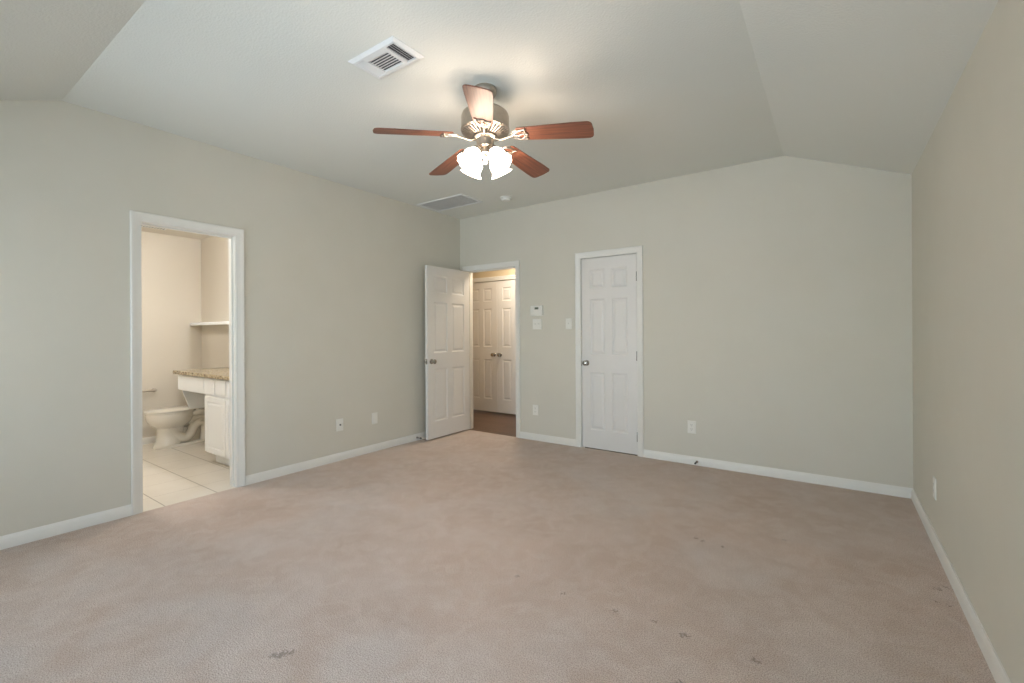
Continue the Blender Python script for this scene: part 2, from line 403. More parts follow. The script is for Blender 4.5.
struct('trim_3', casing_bm(EO[0] - .004, EO[1] + .004, EO[2] + .004, back_w), M['trim'], smooth=True, label='white moulded casing around the open hallway doorway', cat='trim')
struct('trim_4', jamb_bm(EO[0], EO[1], EO[2], back_w), M['trim'], label='white jamb lining the open hallway doorway', cat='trim')
struct('trim_5', casing_bm(CO[0] - .004, CO[1] + .004, CO[2] + .004, back_w), M['trim'], smooth=True, label='white moulded casing around the closed closet door', cat='trim')
struct('trim_6', jamb_bm(CO[0], CO[1], CO[2], back_w), M['trim'], label='white jamb around the closed closet door', cat='trim')
struct('trim_7', casing_bm(HD[0] - .004, HD[1] + .004, HD[2] + .004, hall_w), M['trim'], smooth=True, label='white casing around the double doors in the hallway', cat='trim')
struct('trim_8', jamb_bm(HD[0], HD[1], HD[2], hall_w, (0.045, 0.07)), M['trim'], label='white jamb around the double doors in the hallway', cat='trim')

BB = [(0.0, 0.0), (0.014, 0.0), (0.014, 0.055), (0.011, 0.062), (0.007, 0.069), (0.005, 0.076), (0.0, 0.076)]
def base(name, segs, label):
    """segs: (p0, p1, normal) footprints of one continuous run"""
    b = nb()
    for (x0, y0), (x1, y1), (nx, ny) in segs:
        loft(b, [[Vector((x + nx * d, y + ny * d, z)) for d, z in BB] for x, y in ((x0, y0), (x1, y1))])
    return struct(name, b, M['trim'], smooth=True, label=label, cat='baseboard')
CW = 0.066
base('baseboard_left', [((LW, NW), (LW, BO[0] - CW), (1, 0))], 'white baseboard left of the bathroom doorway')
base('baseboard_left.001', [((LW, BO[1] + CW), (LW, BW), (1, 0))], 'white baseboard between the bathroom doorway and the corner')
base('baseboard_back', [((LW + .014, BW), (EO[0] - CW, BW), (0, -1))], 'short white baseboard behind the open door')
base('baseboard_back.001', [((EO[1] + CW, BW), (CO[0] - CW, BW), (0, -1))], 'white baseboard between the two doors')
base('baseboard_back.002', [((CO[1] + CW, BW), (RW, BW), (0, -1))], 'white baseboard right of the closet door')
base('baseboard_right', [((RW, NW), (RW, BW - .014), (-1, 0))], 'white baseboard along the right wall')
base('baseboard_near', [((LW + .014, NW), (RW - .014, NW), (0, 1))], 'white baseboard under the windows')
base('baseboard_bathroom', [((BX0, BY0), (BX0, BY1), (1, 0))], 'cream baseboard behind the toilet')
base('baseboard_bathroom.001', [((BX0 + .014, BY1), (-5.74, BY1), (0, -1))], 'short baseboard behind the toilet tank')

# ------------------------------------------------------------------ windows behind the viewer and the added one beside
for k, (a, c) in enumerate(WINS + [SWY]):
    b = nb(); f = 0.045
    box(b, a, a + f, NW - T, NW - 0.005, WZ0, WZ1); box(b, c - f, c, NW - T, NW - 0.005, WZ0, WZ1)
    box(b, a + f, c - f, NW - T, NW - 0.005, WZ0, WZ0 + f); box(b, a + f, c - f, NW - T, NW - 0.005, WZ1 - f, WZ1)
    wn = struct('window_%d' % (k + 1), b, M['trim'], label=['window of the near wall, leftmost as seen from inside looking back', 'middle window of the near wall', 'window of the near wall next to the right wall', 'added unseen window in the right wall beside the viewer'][k], cat='window')
    side = k == 3
    zm = (WZ0 + WZ1) / 2
    for za, zb, yo in ((WZ0 + f, zm + .015, -0.055), (zm - .015, WZ1 - f, -0.085)):
        b = nb(); s = 0.03; x0, x1 = a + f, c - f; y0, y1 = NW + yo - .012, NW + yo + .012
        box(b, x0, x0 + s, y0, y1, za, zb); box(b, x1 - s, x1, y0, y1, za, zb); box(b, x0 + s, x1 - s, y0, y1, za, za + s); box(b, x0 + s, x1 - s, y0, y1, zb - s, zb)
        sh = obj('sash', b, M['trim'], wn)
        b = nb(); box(b, x0 + s, x1 - s, NW + yo - .002, NW + yo + .002, za + s, zb - s)
        obj('window_pane', b, M['glass'], sh)
    b = nb(); box(b, a - 0.03, c + 0.03, NW, NW + 0.05, WZ0 - 0.025, WZ0, 0.004); obj('window_sill', b, M['trim'], wn)
    if side:                              # built like the others along the near wall, then turned onto the right wall
        wn.rotation_euler = (0, 0, radians(90)); wn.location = (RW + NW, 0, 0)

# ------------------------------------------------------------------ doors
ZC = [0.0, 0.195, 0.815, 1.005, 1.60, 1.712, 1.918]
def panel_door_bm(w, h, t=0.035, stile=0.105, mull=0.085):
    """six panel moulded slab, x 0..w, y 0..t, z 0..h"""
    b = nb(); pw = (w - 2 * stile - mull) / 2
    xs = [0, stile, stile + pw, stile + pw + mull, w - stile, w]; zs = ZC + [h]
    for y, s in ((0.0, 1), (t, -1)):
        for i in range(5):
            for j in range(7):
                x0, x1, z0, z1 = xs[i], xs[i + 1], zs[j], zs[j + 1]
                ring = lambda o, d: [Vector((x0 + o, y + s * d, z0 + o)), Vector((x1 - o, y + s * d, z0 + o)), Vector((x1 - o, y + s * d, z1 - o)), Vector((x0 + o, y + s * d, z1 - o))]
                if i in (1, 3) and j in (1, 3, 5):
                    loft(b, [ring(0, 0), ring(0.007, 0.006), ring(0.015, 0.0085), ring(0.022, 0.0085), ring(0.040, 0.003)], cap0=False)
                else:
                    b.faces.new([b.verts.new(p) for p in ring(0, 0)])
    for pts in ([(0, 0, 0), (0, t, 0), (0, t, h), (0, 0, h)], [(w, 0, 0), (w, t, 0), (w, t, h), (w, 0, h)], [(0, 0, 0), (w, 0, 0), (w, t, 0), (0, t, 0)], [(0, 0, h), (w, 0, h), (w, t, h), (0, t, h)]):
        b.faces.new([b.verts.new(Vector(p)) for p in pts])
    bmesh.ops.remove_doubles(b, verts=b.verts[:], dist=1e-5)
    return b
KNOB = [(0.031, 0.0), (0.031, 0.004), (0.027, 0.009), (0.014, 0.012), (0.011, 0.018), (0.011, 0.028), (0.018, 0.034), (0.026, 0.042), (0.0285, 0.050), (0.026, 0.058), (0.017, 0.063), (0.0, 0.064)]
def knob(parent, x, y, z, s, m='steel', sc=1.0):
    """s=-1: knob sticks out towards local -y, s=+1 towards +y"""
    b = nb(); mt = Matrix.Translation((x, y, z)) @ Matrix.Rotation(radians(90 if s < 0 else -90), 4, 'X')
    lathe(b, [(r * sc, q * sc) for r, q in KNOB], 24, mt, cap0=True)
    return obj('door_knob', b, M[m], parent, True, label='round satin metal knob')
def hinge(parent, x, y, z):
    b = nb(); mt = Matrix.Translation((x, y, z - 0.045)); lathe(b, [(0.0001, -0.004), (0.004, -0.003), (0.0055, 0), (0.0055, 0.09), (0.004, 0.093), (0.0001, 0.094)], 12, mt)
    box(b, x - 0.0016, x + 0.0016, y, y + 0.012, z - 0.044, z + 0.044)
    return obj('hinge', b, M['steel'], parent, True)

# hallway door, standing open into the room
d1 = struct('door_1', panel_door_bm(0.755, 2.024), M['door'], label='white six panel door standing open against the left wall', cat='door', loc=(-3.884, 4.5035, 0.018), rotz=radians(-89.3))
knob(d1, 0.692, 0.0, 0.905, -1); knob(d1, 0.692, 0.035, 0.905, 1)
b = nb(); box(b, 0.7545, 0.7565, 0.006, 0.029, 0.875, 0.935); box(b, 0.755, 0.765, 0.011, 0.024, 0.893, 0.917, 0.003); obj('latch', b, M['steel'], d1, label='metal latch plate on the door edge')
for z in (0.18, 1.0, 1.82): hinge(d1, -0.003, -0.004, z)
# closet door, closed
cw = CO[1] - CO[0] - 0.008
d2 = struct('door_2', panel_door_bm(cw, 2.038, stile=0.098, mull=0.08), M['door'], label='closed white six panel closet door in the back wall', cat='door', loc=(CO[0] + 0.005, BW + 0.004, 0.010))
knob(d2, 0.058, 0.0, 0.912, -1)
b = nb(); box(b, -0.004, 0.002, -0.008, -0.001, 0.878, 0.935); obj('strike_plate', b, M['steel'], d2, label='dark strike lip beside the knob')
for z in (0.18, 1.0, 1.81): hinge(d2, cw + 0.002, -0.0055, z)
# pair in the hallway
hw = (HD[1] - HD[0]) / 2 - 0.004
for k in range(2):
    x = HD[0] + 0.003 if k == 0 else -4.241 + 0.0015
    d = struct('door_%d' % (3 + k), panel_door_bm(hw, 2.015, stile=0.10, mull=0.085), M['door'], label=['left leaf of the white double doors in the hallway', 'right leaf of the white double doors in the hallway'][k], cat='door', loc=(x, HY1 + 0.006, 0.030))
    knob(d, hw - 0.058 if k == 0 else 0.058, 0, 0.885, -1)

# ------------------------------------------------------------------ wall plates
def plate_bm(w, h, t=0.006):
    b = nb()
    prof = [(0.0, 0.0), (0.0, t * 0.4), (0.0035, t), ]
    rings = [[Vector((sx * (w / 2 - o), -d, sz * (h / 2 - o))) for sx, sz in ((-1, -1), (1, -1), (1, 1), (-1, 1))] for o, d in prof]
    loft(b, rings); return b
def screw(parent, x, z, t=0.006):
    b = nb(); lathe(b, [(0.0035, 0.0), (0.003, 0.0012), (0.0001, 0.0014)], 10, Matrix.Translation((x, -t, z)) @ Matrix.Rotation(radians(90), 4, 'X'))
    obj('screw', b, M['plate'], parent, True)
def outlet(label, loc, rotz):
    t = thing('wall_outlet', label, 'outlet', loc, rotz, 'duplex outlets')
    obj('cover_plate', plate_bm(0.076, 0.120), M['plate'], t)
    for s in (-1, 1):
        b = nb(); r = [Vector((x, 0, z)) for x, z in [(0.017 * cos(a), max(-0.0135, min(0.0135, 0.017 * sin(a)))) for a in [2 * pi * k / 28 for k in range(28)]]]
        mt = Matrix.Translation((0, -0.006, 0.020 * s))
        loft(b, [[mt @ p for p in r], [mt @ (p + Vector((0, -0.0015, 0))) for p in r]])
        rc = obj('receptacle', b, M['plate'], t)
        b = nb()
        for dx, hh in ((-0.0063, 0.009), (0.0063, 0.0075)): box(b, dx - 0.0012, dx + 0.0012, -0.0078, -0.0074, 0.020 * s + 0.0015 - hh / 2 + .002, 0.020 * s + 0.0015 + hh / 2 + .002)
        lathe(b, [(0.0025, 0), (0.0024, 0.0003), (0.0001, 0.0003)], 10, Matrix.Translation((0, -0.0075, 0.020 * s - 0.0075)) @ Matrix.Rotation(radians(90), 4, 'X'))
        obj('slot', b, M['dark'], rc)
    screw(t, 0, 0)
    return t
outlet('white duplex outlet on the back wall, below the thermostat', (-2.846, BW, 0.352), 0)
outlet('white duplex outlet on the back wall, right of the closet door', (-1.103, BW, 0.352), 0)
outlet('white duplex outlet on the right wall near the far corner', (RW, 3.60, 0.333), radians(-90))
# coax plate and small data plate on the left wall
t = thing('cable_plate', 'white wall plate with a dark cable socket, nearer the bathroom doorway', 'wall plate', (LW, 2.708, 0.352), radians(90))
obj('cover_plate', plate_bm(0.076, 0.120), M['plate'], t)
b = nb(); lathe(b, [(0.0085, 0), (0.0085, 0.003), (0.0055, 0.004), (0.0055, 0.011), (0.0001, 0.011)], 16, Matrix.Translation((0, -0.006, 0)) @ Matrix.Rotation(radians(90), 4, 'X')); obj('cable_socket', b, M['dark'], t, True)
screw(t, 0, 0.042); screw(t, 0, -0.042)
t = thing('phone_plate', 'white phone jack plate on the left wall, nearer the corner', 'wall plate', (LW, 3.127, 0.352), radians(90))
obj('cover_plate', plate_bm(0.073, 0.118), M['plate'], t)
b = nb(); box(b, -0.017, 0.017, -0.0085, -0.006, -0.033, 0.033, 0.001); box(b, -0.006, 0.006, -0.0095, -0.0085, -0.006, 0.006); obj('jack', b, M['plate'], t)
screw(t, 0, 0.045); screw(t, 0, -0.045)
# switches
def toggle(t, x):
    b = nb(); box(b, x - 0.0055, x + 0.0055, -0.0065, -0.006, -0.012, 0.012)
    pr = [(-0.004, -0.006, -0.006), (0.004, -0.006, -0.006), (0.004, -0.006, 0.008), (-0.004, -0.006, 0.008)]
    loft(b, [[Vector((x + p[0], p[1], p[2])) for p in pr], [Vector((x + p[0] * .8, -0.018, 0.006 + p[2] * .5)) for p in pr]])
    obj('toggle', b, M['plate'], t)
t = thing('light_switch', 'single white light switch just left of the closet door casing', 'light switch', (-2.404, BW, 1.35))
obj('cover_plate', plate_bm(0.076, 0.120), M['plate'], t); toggle(t, 0); screw(t, 0, 0.03); screw(t, 0, -0.03)
t = thing('double_light_switch', 'wide white double switch plate directly under the thermostat', 'light switch', (-2.818, BW, 1.351))
obj('cover_plate', plate_bm(0.120, 0.120), M['plate'], t)
for x in (-0.023, 0.023): toggle(t, x); screw(t, x, 0.03); screw(t, x, -0.03)
t = thing('thermostat', 'white thermostat with a small grey display on the back wall', 'thermostat', (-2.815, BW, 1.507))
b = nb(); box(b, -0.083, 0.083, -0.006, 0, -0.06, 0.06, 0.002); obj('back_plate', b, M['plate'], t)
b = nb(); box(b, -0.080, 0.080, -0.027, -0.006, -0.057, 0.057, 0.005); obj('housing', b, M['plate'], t, True)
b = nb(); box(b, -0.020, 0.032, -0.0285, -0.0268, 0.014, 0.040, 0.0006); ds = obj('display', b, M['lcd'], t, label='dark grey display')
b = nb()
def seg7(bm, x, z, segs, h=0.012, w=0.006, q=0.0013):
    S = {'a': (0, w, h, h), 'b': (w, w, h / 2, h), 'c': (w, w, 0, h / 2), 'd': (0, w, 0, 0), 'e': (0, 0, 0, h / 2), 'f': (0, 0, h / 2, h), 'g': (0, w, h / 2, h / 2)}
    for s in segs:
        x0, x1, z0, z1 = S[s]; box(bm, x + x0 - q / 2, x + x1 + q / 2, -0.0288, -0.0284, z + z0 - q / 2, z + z1 + q / 2)
seg7(b, -0.006, 0.021, 'abcdefg'); seg7(b, 0.006, 0.021, 'abcdefg')
obj('digits', b, M['dark'], ds)
for x in (-0.055, 0.055):
    b = nb(); box(b, x - 0.01, x + 0.01, -0.0295, -0.027, -0.03, -0.018, 0.001); obj('button', b, M['plate'], t)

# door stops
def stop(label, loc, rotz):
    t = thing('door_stop', label, 'door stop', loc, rotz)
    b = nb(); R = Matrix.Rotation(radians(90), 4, 'X')
    lathe(b, [(0.011, 0), (0.011, 0.003), (0.006, 0.006)], 16, R, cap0=True)
    n = 90; pts = [(0.005 * cos(k * 0.7), -0.006 - k * 0.05 / n, 0.005 * sin(k * 0.7)) for k in range(n + 1)]
    tube(b, pts, 0.0013, 6); obj('spring', b, M['steel'], t, True)
    b = nb(); lathe(b, [(0.006, 0.055), (0.009, 0.057), (0.009, 0.070), (0.007, 0.073), (0.0001, 0.073)], 16, R, cap0=True); obj('rubber_tip', b, M['rubber'], t, True, label='black rubber tip')
stop('small spring door stop on the baseboard right of the closet door', (-1.054, BW - 0.014, 0.036), 0)
stop('small spring door stop on the left baseboard beside the open door', (LW + 0.014, 3.715, 0.036), radians(90))

# ------------------------------------------------------------------ ceiling fittings
t = thing('air_register', 'white slatted supply vent in the ceiling, nearest the viewer', 'vent', (-1.982, 1.637, CZ))
W2, D2 = 0.185, 0.108
b = nb()
prof = [(0.0, 0.0), (0.0, -0.003), (0.018, -0.012), (0.030, -0.012), (0.030, 0.0)]
rings = [[Vector((sx * (W2 - o), sy * (D2 - o), z)) for sx, sy in ((-1, -1), (1, -1), (1, 1), (-1, 1))] for o, z in prof]
loft(b, rings, False, False)
for a, c in ((-0.094, -0.088), (0.066, 0.088)): box(b, a, c, -D2 + 0.03, D2 - 0.03, -0.0115, -0.002)
box(b, -0.088, 0.066, -D2 + 0.03, -0.052, -0.0118, -0.002); box(b, -0.088, 0.066, 0.068, D2 - 0.03, -0.0118, -0.002)
obj('frame', b, M['white_metal'], t)
b = nb(); box(b, -W2 + .03, W2 - .03, -D2 + .03, D2 - .03, -0.0015, -0.0003); obj('duct_shade', b, M['vent_shade'], t, label='dark sheet painted as the shade behind the slats')  # thin dark sheet stands in for the shade in the duct
for k in range(7):
    y = -0.043 + k * 0.0175
    b = nb(); box(b, -0.088, 0.066, -0.0072, 0.0072, -0.0006, 0.0006, 0, Matrix.Translation((0, y, -0.0068)) @ Matrix.Rotation(radians(24), 4, 'X')); obj('slat', b, M['white_metal'], t)
for k in range(4):
    x = 0.098 + k * 0.0165
    b = nb(); box(b, -0.0066, 0.0066, -D2 + 0.031, D2 - 0.031, -0.0006, 0.0006, 0, Matrix.Translation((x, 0, -0.0068)) @ Matrix.Rotation(radians(38 if k < 3 else 60), 4, 'Y')); obj('slat', b, M['white_metal'], t)
for k in range(4):
    x = -0.148 + k * 0.0165
    b = nb(); box(b, -0.0085, 0.0085, -D2 + 0.031, D2 - 0.031, -0.0006, 0.0006, 0, Matrix.Translation((x, 0, -0.0068)) @ Matrix.Rotation(radians(-20), 4, 'Y')); obj('slat', b, M['white_metal'], t)

t = thing('return_air_grille', 'large flat grey return air grille in the ceiling by the far left corner', 'vent', (-3.595, 3.868, CZ))
W2, D2 = 0.345, 0.183
b = nb()
prof = [(0.0, 0.0), (0.0, -0.006), (0.004, -0.009), (0.024, -0.009), (0.026, 0.0)]
rings = [[Vector((sx * (W2 - o), sy * (D2 - o), z)) for sx, sy in ((-1, -1), (1, -1), (1, 1), (-1, 1))] for o, z in prof]
loft(b, rings, False, False); obj('frame', b, M['white_metal'], t)
b = nb(); box(b, -W2 + .026, W2 - .026, -D2 + .026, D2 - .026, -0.001, -0.0003); obj('louvre_shade', b, M['filter'], t, label='grey sheet painted as the shade behind the louvres')  # flat grey sheet stands in for shade between the louvres
b = nb()
n = 26
for k in range(n):
    y = -D2 + 0.030 + (2 * D2 - 0.060) * k / (n - 1)
    box(b, -W2 + 0.026, W2 - 0.026, -0.0065, 0.0065, -0.0005, 0.0005, 0, Matrix.Translation((0, y, -0.0052)) @ Matrix.Rotation(radians(12), 4, 'X'))
obj('louvres', b, M['white_metal'], t)

t = thing('smoke_detector', 'round white smoke detector on the ceiling near the back wall', 'smoke detector', (-2.948, 4.085, CZ))
b = nb(); lathe(b, [(0.068, 0), (0.068, -0.008), (0.064, -0.012), (0.056, -0.013)], 40, cap0=True, cap1=True); obj('mounting_base', b, M['plate'], t, True)
b = nb(); lathe(b, [(0.055, -0.013), (0.055, -0.024), (0.050, -0.034), (0.036, -0.040), (0.0, -0.041)], 40); obj('cover', b, M['plate'], t, True)

# ------------------------------------------------------------------ ceiling fan
FAN = (-1.736, 2.19, CZ)
fan = thing('ceiling_fan', 'nickel ceiling fan with five cherry wood blades and four lit glass shades', 'ceiling fan', FAN)
Z = lambda z: z - CZ
b = nb(); lathe(b, [(0.070, 0.0), (0.072, -0.010), (0.070, -0.030), (0.058, -0.048), (0.035, -0.058), (0.018, -0.060)], 40, cap0=True, cap1=True); obj('canopy', b, M['nickel'], fan, True)
b = nb(); lathe(b, [(0.013, -0.055), (0.013, -0.130)], 20, cap0=True, cap1=True); obj('downrod', b, M['nickel'], fan, True)
b = nb(); lathe(b, [(0.022, Z(2.630)), (0.026, Z(2.622)), (0.075, Z(2.617)), (0.118, Z(2.606)), (0.140, Z(2.588)), (0.146, Z(2.570)), (0.146, Z(2.500)), (0.149, Z(2.497)), (0.149, Z(2.487)), (0.140, Z(2.482))], 64, cap0=True, cap1=True)
mh = obj('motor_housing', b, M['nickel'], fan, True)
b = nb(); lathe(b, [(0.136, Z(2.481)), (0.060, Z(2.462))], 48, cap0=True, cap1=True); obj('vent_backing', b, M['vent_shade'], mh, label='dark backing painted as the shade behind the ribs')  # dark cone stands in for the shade between the ribs
b = nb()
for k in range(36):
    a = 2 * pi * k / 36; mt = Matrix.Rotation(a, 4, 'Z')
    loft(b, [[mt @ Vector((r, s * w, z)) for s, z in ((-1, z0), (1, z0), (1, z1), (-1, z1))] for r, w, z0, z1 in ((0.144, 0.0040, Z(2.478), Z(2.484)), (0.105, 0.0028, Z(2.463), Z(2.472)), (0.066, 0.0018, Z(2.452), Z(2.464)))])
obj('vent_ring', b, M['nickel'], mh, True)
b = nb(); lathe(b, [(0.070, Z(2.466)), (0.074, Z(2.458)), (0.074, Z(2.444)), (0.066, Z(2.438)), (0.054, Z(2.434)), (0.052, Z(2.392)), (0.056, Z(2.388)), (0.050, Z(2.380)), (0.034, Z(2.374))], 48, cap0=True, cap1=True); obj('switch_housing', b, M['nickel'], fan, True)
BZl = 2.443
for k in range(5):
    A = radians(-54.8 + 72 * k)
    rot = Matrix.Rotation(A, 4, 'Z')
    pit = Matrix.Translation((0, 0, Z(BZl))) @ Matrix.Rotation(radians(12), 4, 'X')
    # blade, lying in local x, clockwise edge (local -y) raised
    r0, r1, w0, w1, c = 0.205, 0.660, 0.058, 0.074, 0.030
    out = [(r0, -w0 + .012), (r0 + .012, -w0)]
    out += [(r1 - 0.10, -w1)]
    for q in range(7):
        a = -pi / 2 + q * pi / 12; out.append((r1 - c - .004 + (c) * cos(a), -w1 + c + c * sin(a)))
    out.append((r1, 0))
    for q in range(7):
        a = q * pi / 12; out.append((r1 - c - .004 + c * cos(a), w1 - c + c * sin(a)))
    out += [(r1 - 0.10, w1), (r0 + .012, w0), (r0, w0 - .012)]
    b = nb()
    P = Matrix.Translation((0.2, 0, 0)) @ Matrix.Rotation(radians(4.8), 4, 'Y') @ Matrix.Translation((-0.2, 0, 0)) @ Matrix.Rotation(radians(-12), 4, 'X')
    loft(b, [[P @ Vector((x, y * s, z)) for x, y in out] for z, s in ((0.0025, .985), (0.0015, 1), (-0.0025, 1), (-0.0035, .985))])
    bl = obj('blade', b, M['blade'], fan, loc=(0, 0, Z(BZl)))
    bl.rotation_euler = (0, 0, A)
    # bracket: stem and an open leaf shaped holder under the blade root
    b = nb()
    tube(b, spline([(0.064, 0, Z(2.436)), (0.090, 0, Z(2.424)), (0.120, 0, Z(2.426)), (0.150, 0, Z(2.432)), (0.178, 0, Z(2.435))], 6), 0.0062, 10)
    P2 = Matrix.Translation((0, 0, Z(BZl))) @ P
    def loopc(cx, cy, rx, ry, zz, n=26, rad=0.0042):
        pts = [P2 @ Vector((cx + rx * cos(2 * pi * i / n), cy + ry * sin(2 * pi * i / n), zz)) for i in range(n + 1)]
        tube(b, pts, rad, 8, caps=False)
    loopc(0.212, 0, 0.042, 0.040, -0.0075)
    tube(b, [P2 @ Vector(p) for p in spline([(0.176, 0, -.0078), (0.195, -.020, -.0078), (0.225, -.038, -.0078), (0.262, -.046, -.0075)], 6)], 0.0045, 8)
    tube(b, [P2 @ Vector(p) for p in spline([(0.176, 0, -.0078), (0.195, .020, -.0078), (0.225, .038, -.0078), (0.262, .046, -.0075)], 6)], 0.0045, 8)
    tube(b, [P2 @ Vector(p) for p in spline([(0.176, 0, -.0078), (0.21, .006, -.0078), (0.235, -.004, -.0078), (0.270, 0, -.0075)], 6)], 0.0045, 8)
    tube(b, [P2 @ Vector(p) for p in spline([(0.262, -.046, -.0075), (0.258, -.020, -.0075), (0.270, 0, -.0075), (0.258, .020, -.0075), (0.262, .046, -.0075)], 5)], 0.0042, 8)
    for px, py in ((0.262, -.044), (0.268, 0), (0.262, .044)):
        lathe(b, [(0.007, -0.0045), (0.007, -0.010), (0.004, -0.013), (0.0001, -0.0135)], 12, P2 @ Matrix.Translation((px, py, 0)), cap0=True)
    br = obj('blade_bracket', b, M['nickel'], fan, True); br.rotation_euler = (0, 0, A)
# light kit
Z = lambda z: z - CZ + 0.015
kit = nb(); lathe(kit, [(0.030, Z(2.362)), (0.040, Z(2.352)), (0.044, Z(2.338)), (0.038, Z(2.322)), (0.024, Z(2.312)), (0.013, Z(2.306)), (0.010, Z(2.290)), (0.013, Z(2.282)), (0.010, Z(2.272)), (0.0, Z(2.266))], 32, cap0=True)
kt = obj('light_fitter', kit, M['nickel'], fan, True)
tilt = radians(35)
for k in range(4):
    A = radians(-54.8 + 45 + 90 * k)
    b = nb()
    tube(b, spline([(0.036, 0, Z(2.340)), (0.052, 0, Z(2.356)), (0.066, 0, Z(2.352)), (0.070, 0, Z(2.338))], 6), 0.0075, 10)
    mt = Matrix.Translation((0.066, 0, Z(2.345))) @ Matrix.Rotation(pi - tilt, 4, 'Y')
    lathe(b, [(0.0001, -0.006), (0.018, -0.004), (0.027, 0.002), (0.028, 0.016), (0.026, 0.018)], 24, mt)
    ar = obj('light_arm', b, M['nickel'], fan, True); ar.rotation_euler = (0, 0, A)
    b = nb()
    pr = [(0.0235, 0.006), (0.025, 0.016), (0.034, 0.028), (0.045, 0.044), (0.0515, 0.062), (0.0520, 0.078), (0.0500, 0.092), (0.0520, 0.104), (0.0600, 0.117), (0.0680, 0.125)]
    # gently scalloped bell, thin double wall
    rings = []
    full = pr + [(r - 0.003, z - 0.001) for r, z in reversed(pr)]
    for i, (r, z) in enumerate(full):
        m_ = max(0.0, (z - 0.085) / 0.04)
        rings.append([mt @ Vector(((r + 0.0025 * m_ * cos(12 * 2 * pi * q / 72)) * cos(2 * pi * q / 72), (r + 0.0025 * m_ * cos(12 * 2 * pi * q / 72)) * sin(2 * pi * q / 72), z)) for q in range(72)])
    loft(b, rings, False, False)
    sh = obj('lamp_shade', b, M['shade'], fan, True, label='lit white frosted glass shade'); sh.rotation_euler = (0, 0, A)
    b = nb(); lathe(b, [(0.012, 0.004), (0.013, 0.030), (0.020, 0.046), (0.027, 0.062), (0.029, 0.074), (0.025, 0.088), (0.014, 0.097), (0.0001, 0.100)], 20, mt, cap0=True)
    bu = obj('bulb', b, M['bulb'], sh, True)
for s, L in ((1, 0.06), (-1, 0.03)):
    b = nb(); A = radians(-54.8 + 180 * (s < 0)); x = 0.052 * cos(A); y = 0.052 * sin(A)
    n = int(L / 0.005)
    tube(b, [(x, y, Z(2.374)), (x * 1.08, y * 1.08, Z(2.370)), (x * 1.1, y * 1.1, Z(2.364)), (x * 1.1, y * 1.1, Z(2.364) - L)], 0.0012, 6)
    for i in range(n): bmesh.ops.create_icosphere(b, subdivisions=1, radius=0.0019, matrix=Matrix.Translation((x * 1.1, y * 1.1, Z(2.362) - i * 0.005)))
    lathe(b, [(0.0001, 0), (0.004, -.004), (0.005, -.014), (0.003, -.02), (0.0001, -.022)], 12, Matrix.Translation((x * 1.1, y * 1.1, Z(2.364) - L)))
    obj('pull_chain', b, M['nickel'], fan, True)

# ------------------------------------------------------------------ bathroom
VY = 1.92; BACK = BY1
t = thing('vanity_cabinet', 'white bathroom vanity with raised panel door and drawers beside the toilet', 'cabinet', (-5.04, VY, 0))
ox, oy = -5.04, VY
X1 = BX1 - 0.006 - ox                 # right end reaches the doorway wall
XL = -5.70 - ox                       # left end of the apron
D = BACK - oy
b = nb(); box(b, 0, X1, 0.012, D - 0.001, 0.10, 0.835); obj('carcass', b, M['cab'], t)
b = nb(); box(b, 0.05, X1, 0.075, D - 0.001, 0.0, 0.10); obj('toe_kick', b, M['cab'], t)
def raised(bm, x0, x1, z0, z1, y=0.012, th=0.018, fr=0.05):
    q = lambda o, d: [Vector((x0 + o, y - d, z0 + o)), Vector((x1 - o, y - d, z0 + o)), Vector((x1 - o, y - d, z1 - o)), Vector((x0 + o, y - d, z1 - o))]
    loft(bm, [q(0, 0), q(0, th - .004), q(0.004, th)] + ([q(fr, th), q(fr + .006, th - .006), q(fr + .012, th - .006), q(fr + .028, th - .001)] if fr else []))
b = nb(); raised(b, 0.004, 0.452, 0.112, 0.655); dr = obj('cabinet_door', b, M['cab'], t)
b = nb(); raised(b, 0.460, X1 - .003, 0.112, 0.655); obj('cabinet_door', b, M['cab'], t)
b = nb(); box(b, XL, 0, 0.012, 0.030, 0.665, 0.835); obj('apron', b, M['cab'], t)
for x0, x1 in ((XL + .004, -0.016), (-0.002, 0.218), (0.234, 0.452), (0.468, X1 - .003)):
    b = nb(); raised(b, x0, x1, 0.672, 0.826, fr=0); obj('drawer_front', b, M['cab'], t)
b = nb()
prism(b, [(XL, 0.030, 0.835), (XL, 0.030, 0.665), (XL, 0.100, 0.45), (XL, D - 0.001, 0.45), (XL, D - 0.001, 0.835)], (0.018, 0, 0)); obj('side_panel', b, M['cab'], t, label='tapered white end panel over the toilet tank')
b = nb(); box(b, -5.765, BX1 - .006, VY - 0.028, BACK - .001, 0.836, 0.872, 0.004)
tag(obj('countertop', b, M['granite']), 'speckled brown granite countertop on the bathroom vanity', 'countertop')

# wall shelf
z0 = 1.375
b = nb(); box(b, BX0 + .001, -4.20, 2.305, BACK - .001, z0, z0 + 0.022, 0.004); box(b, BX0 + .001, -4.20, 2.300, 2.312, z0 - 0.012, z0 + 0.020, 0.003)
tag(obj('wall_shelf', b, M['cab']), 'narrow white shelf on the wall above the bathroom counter', 'shelf')

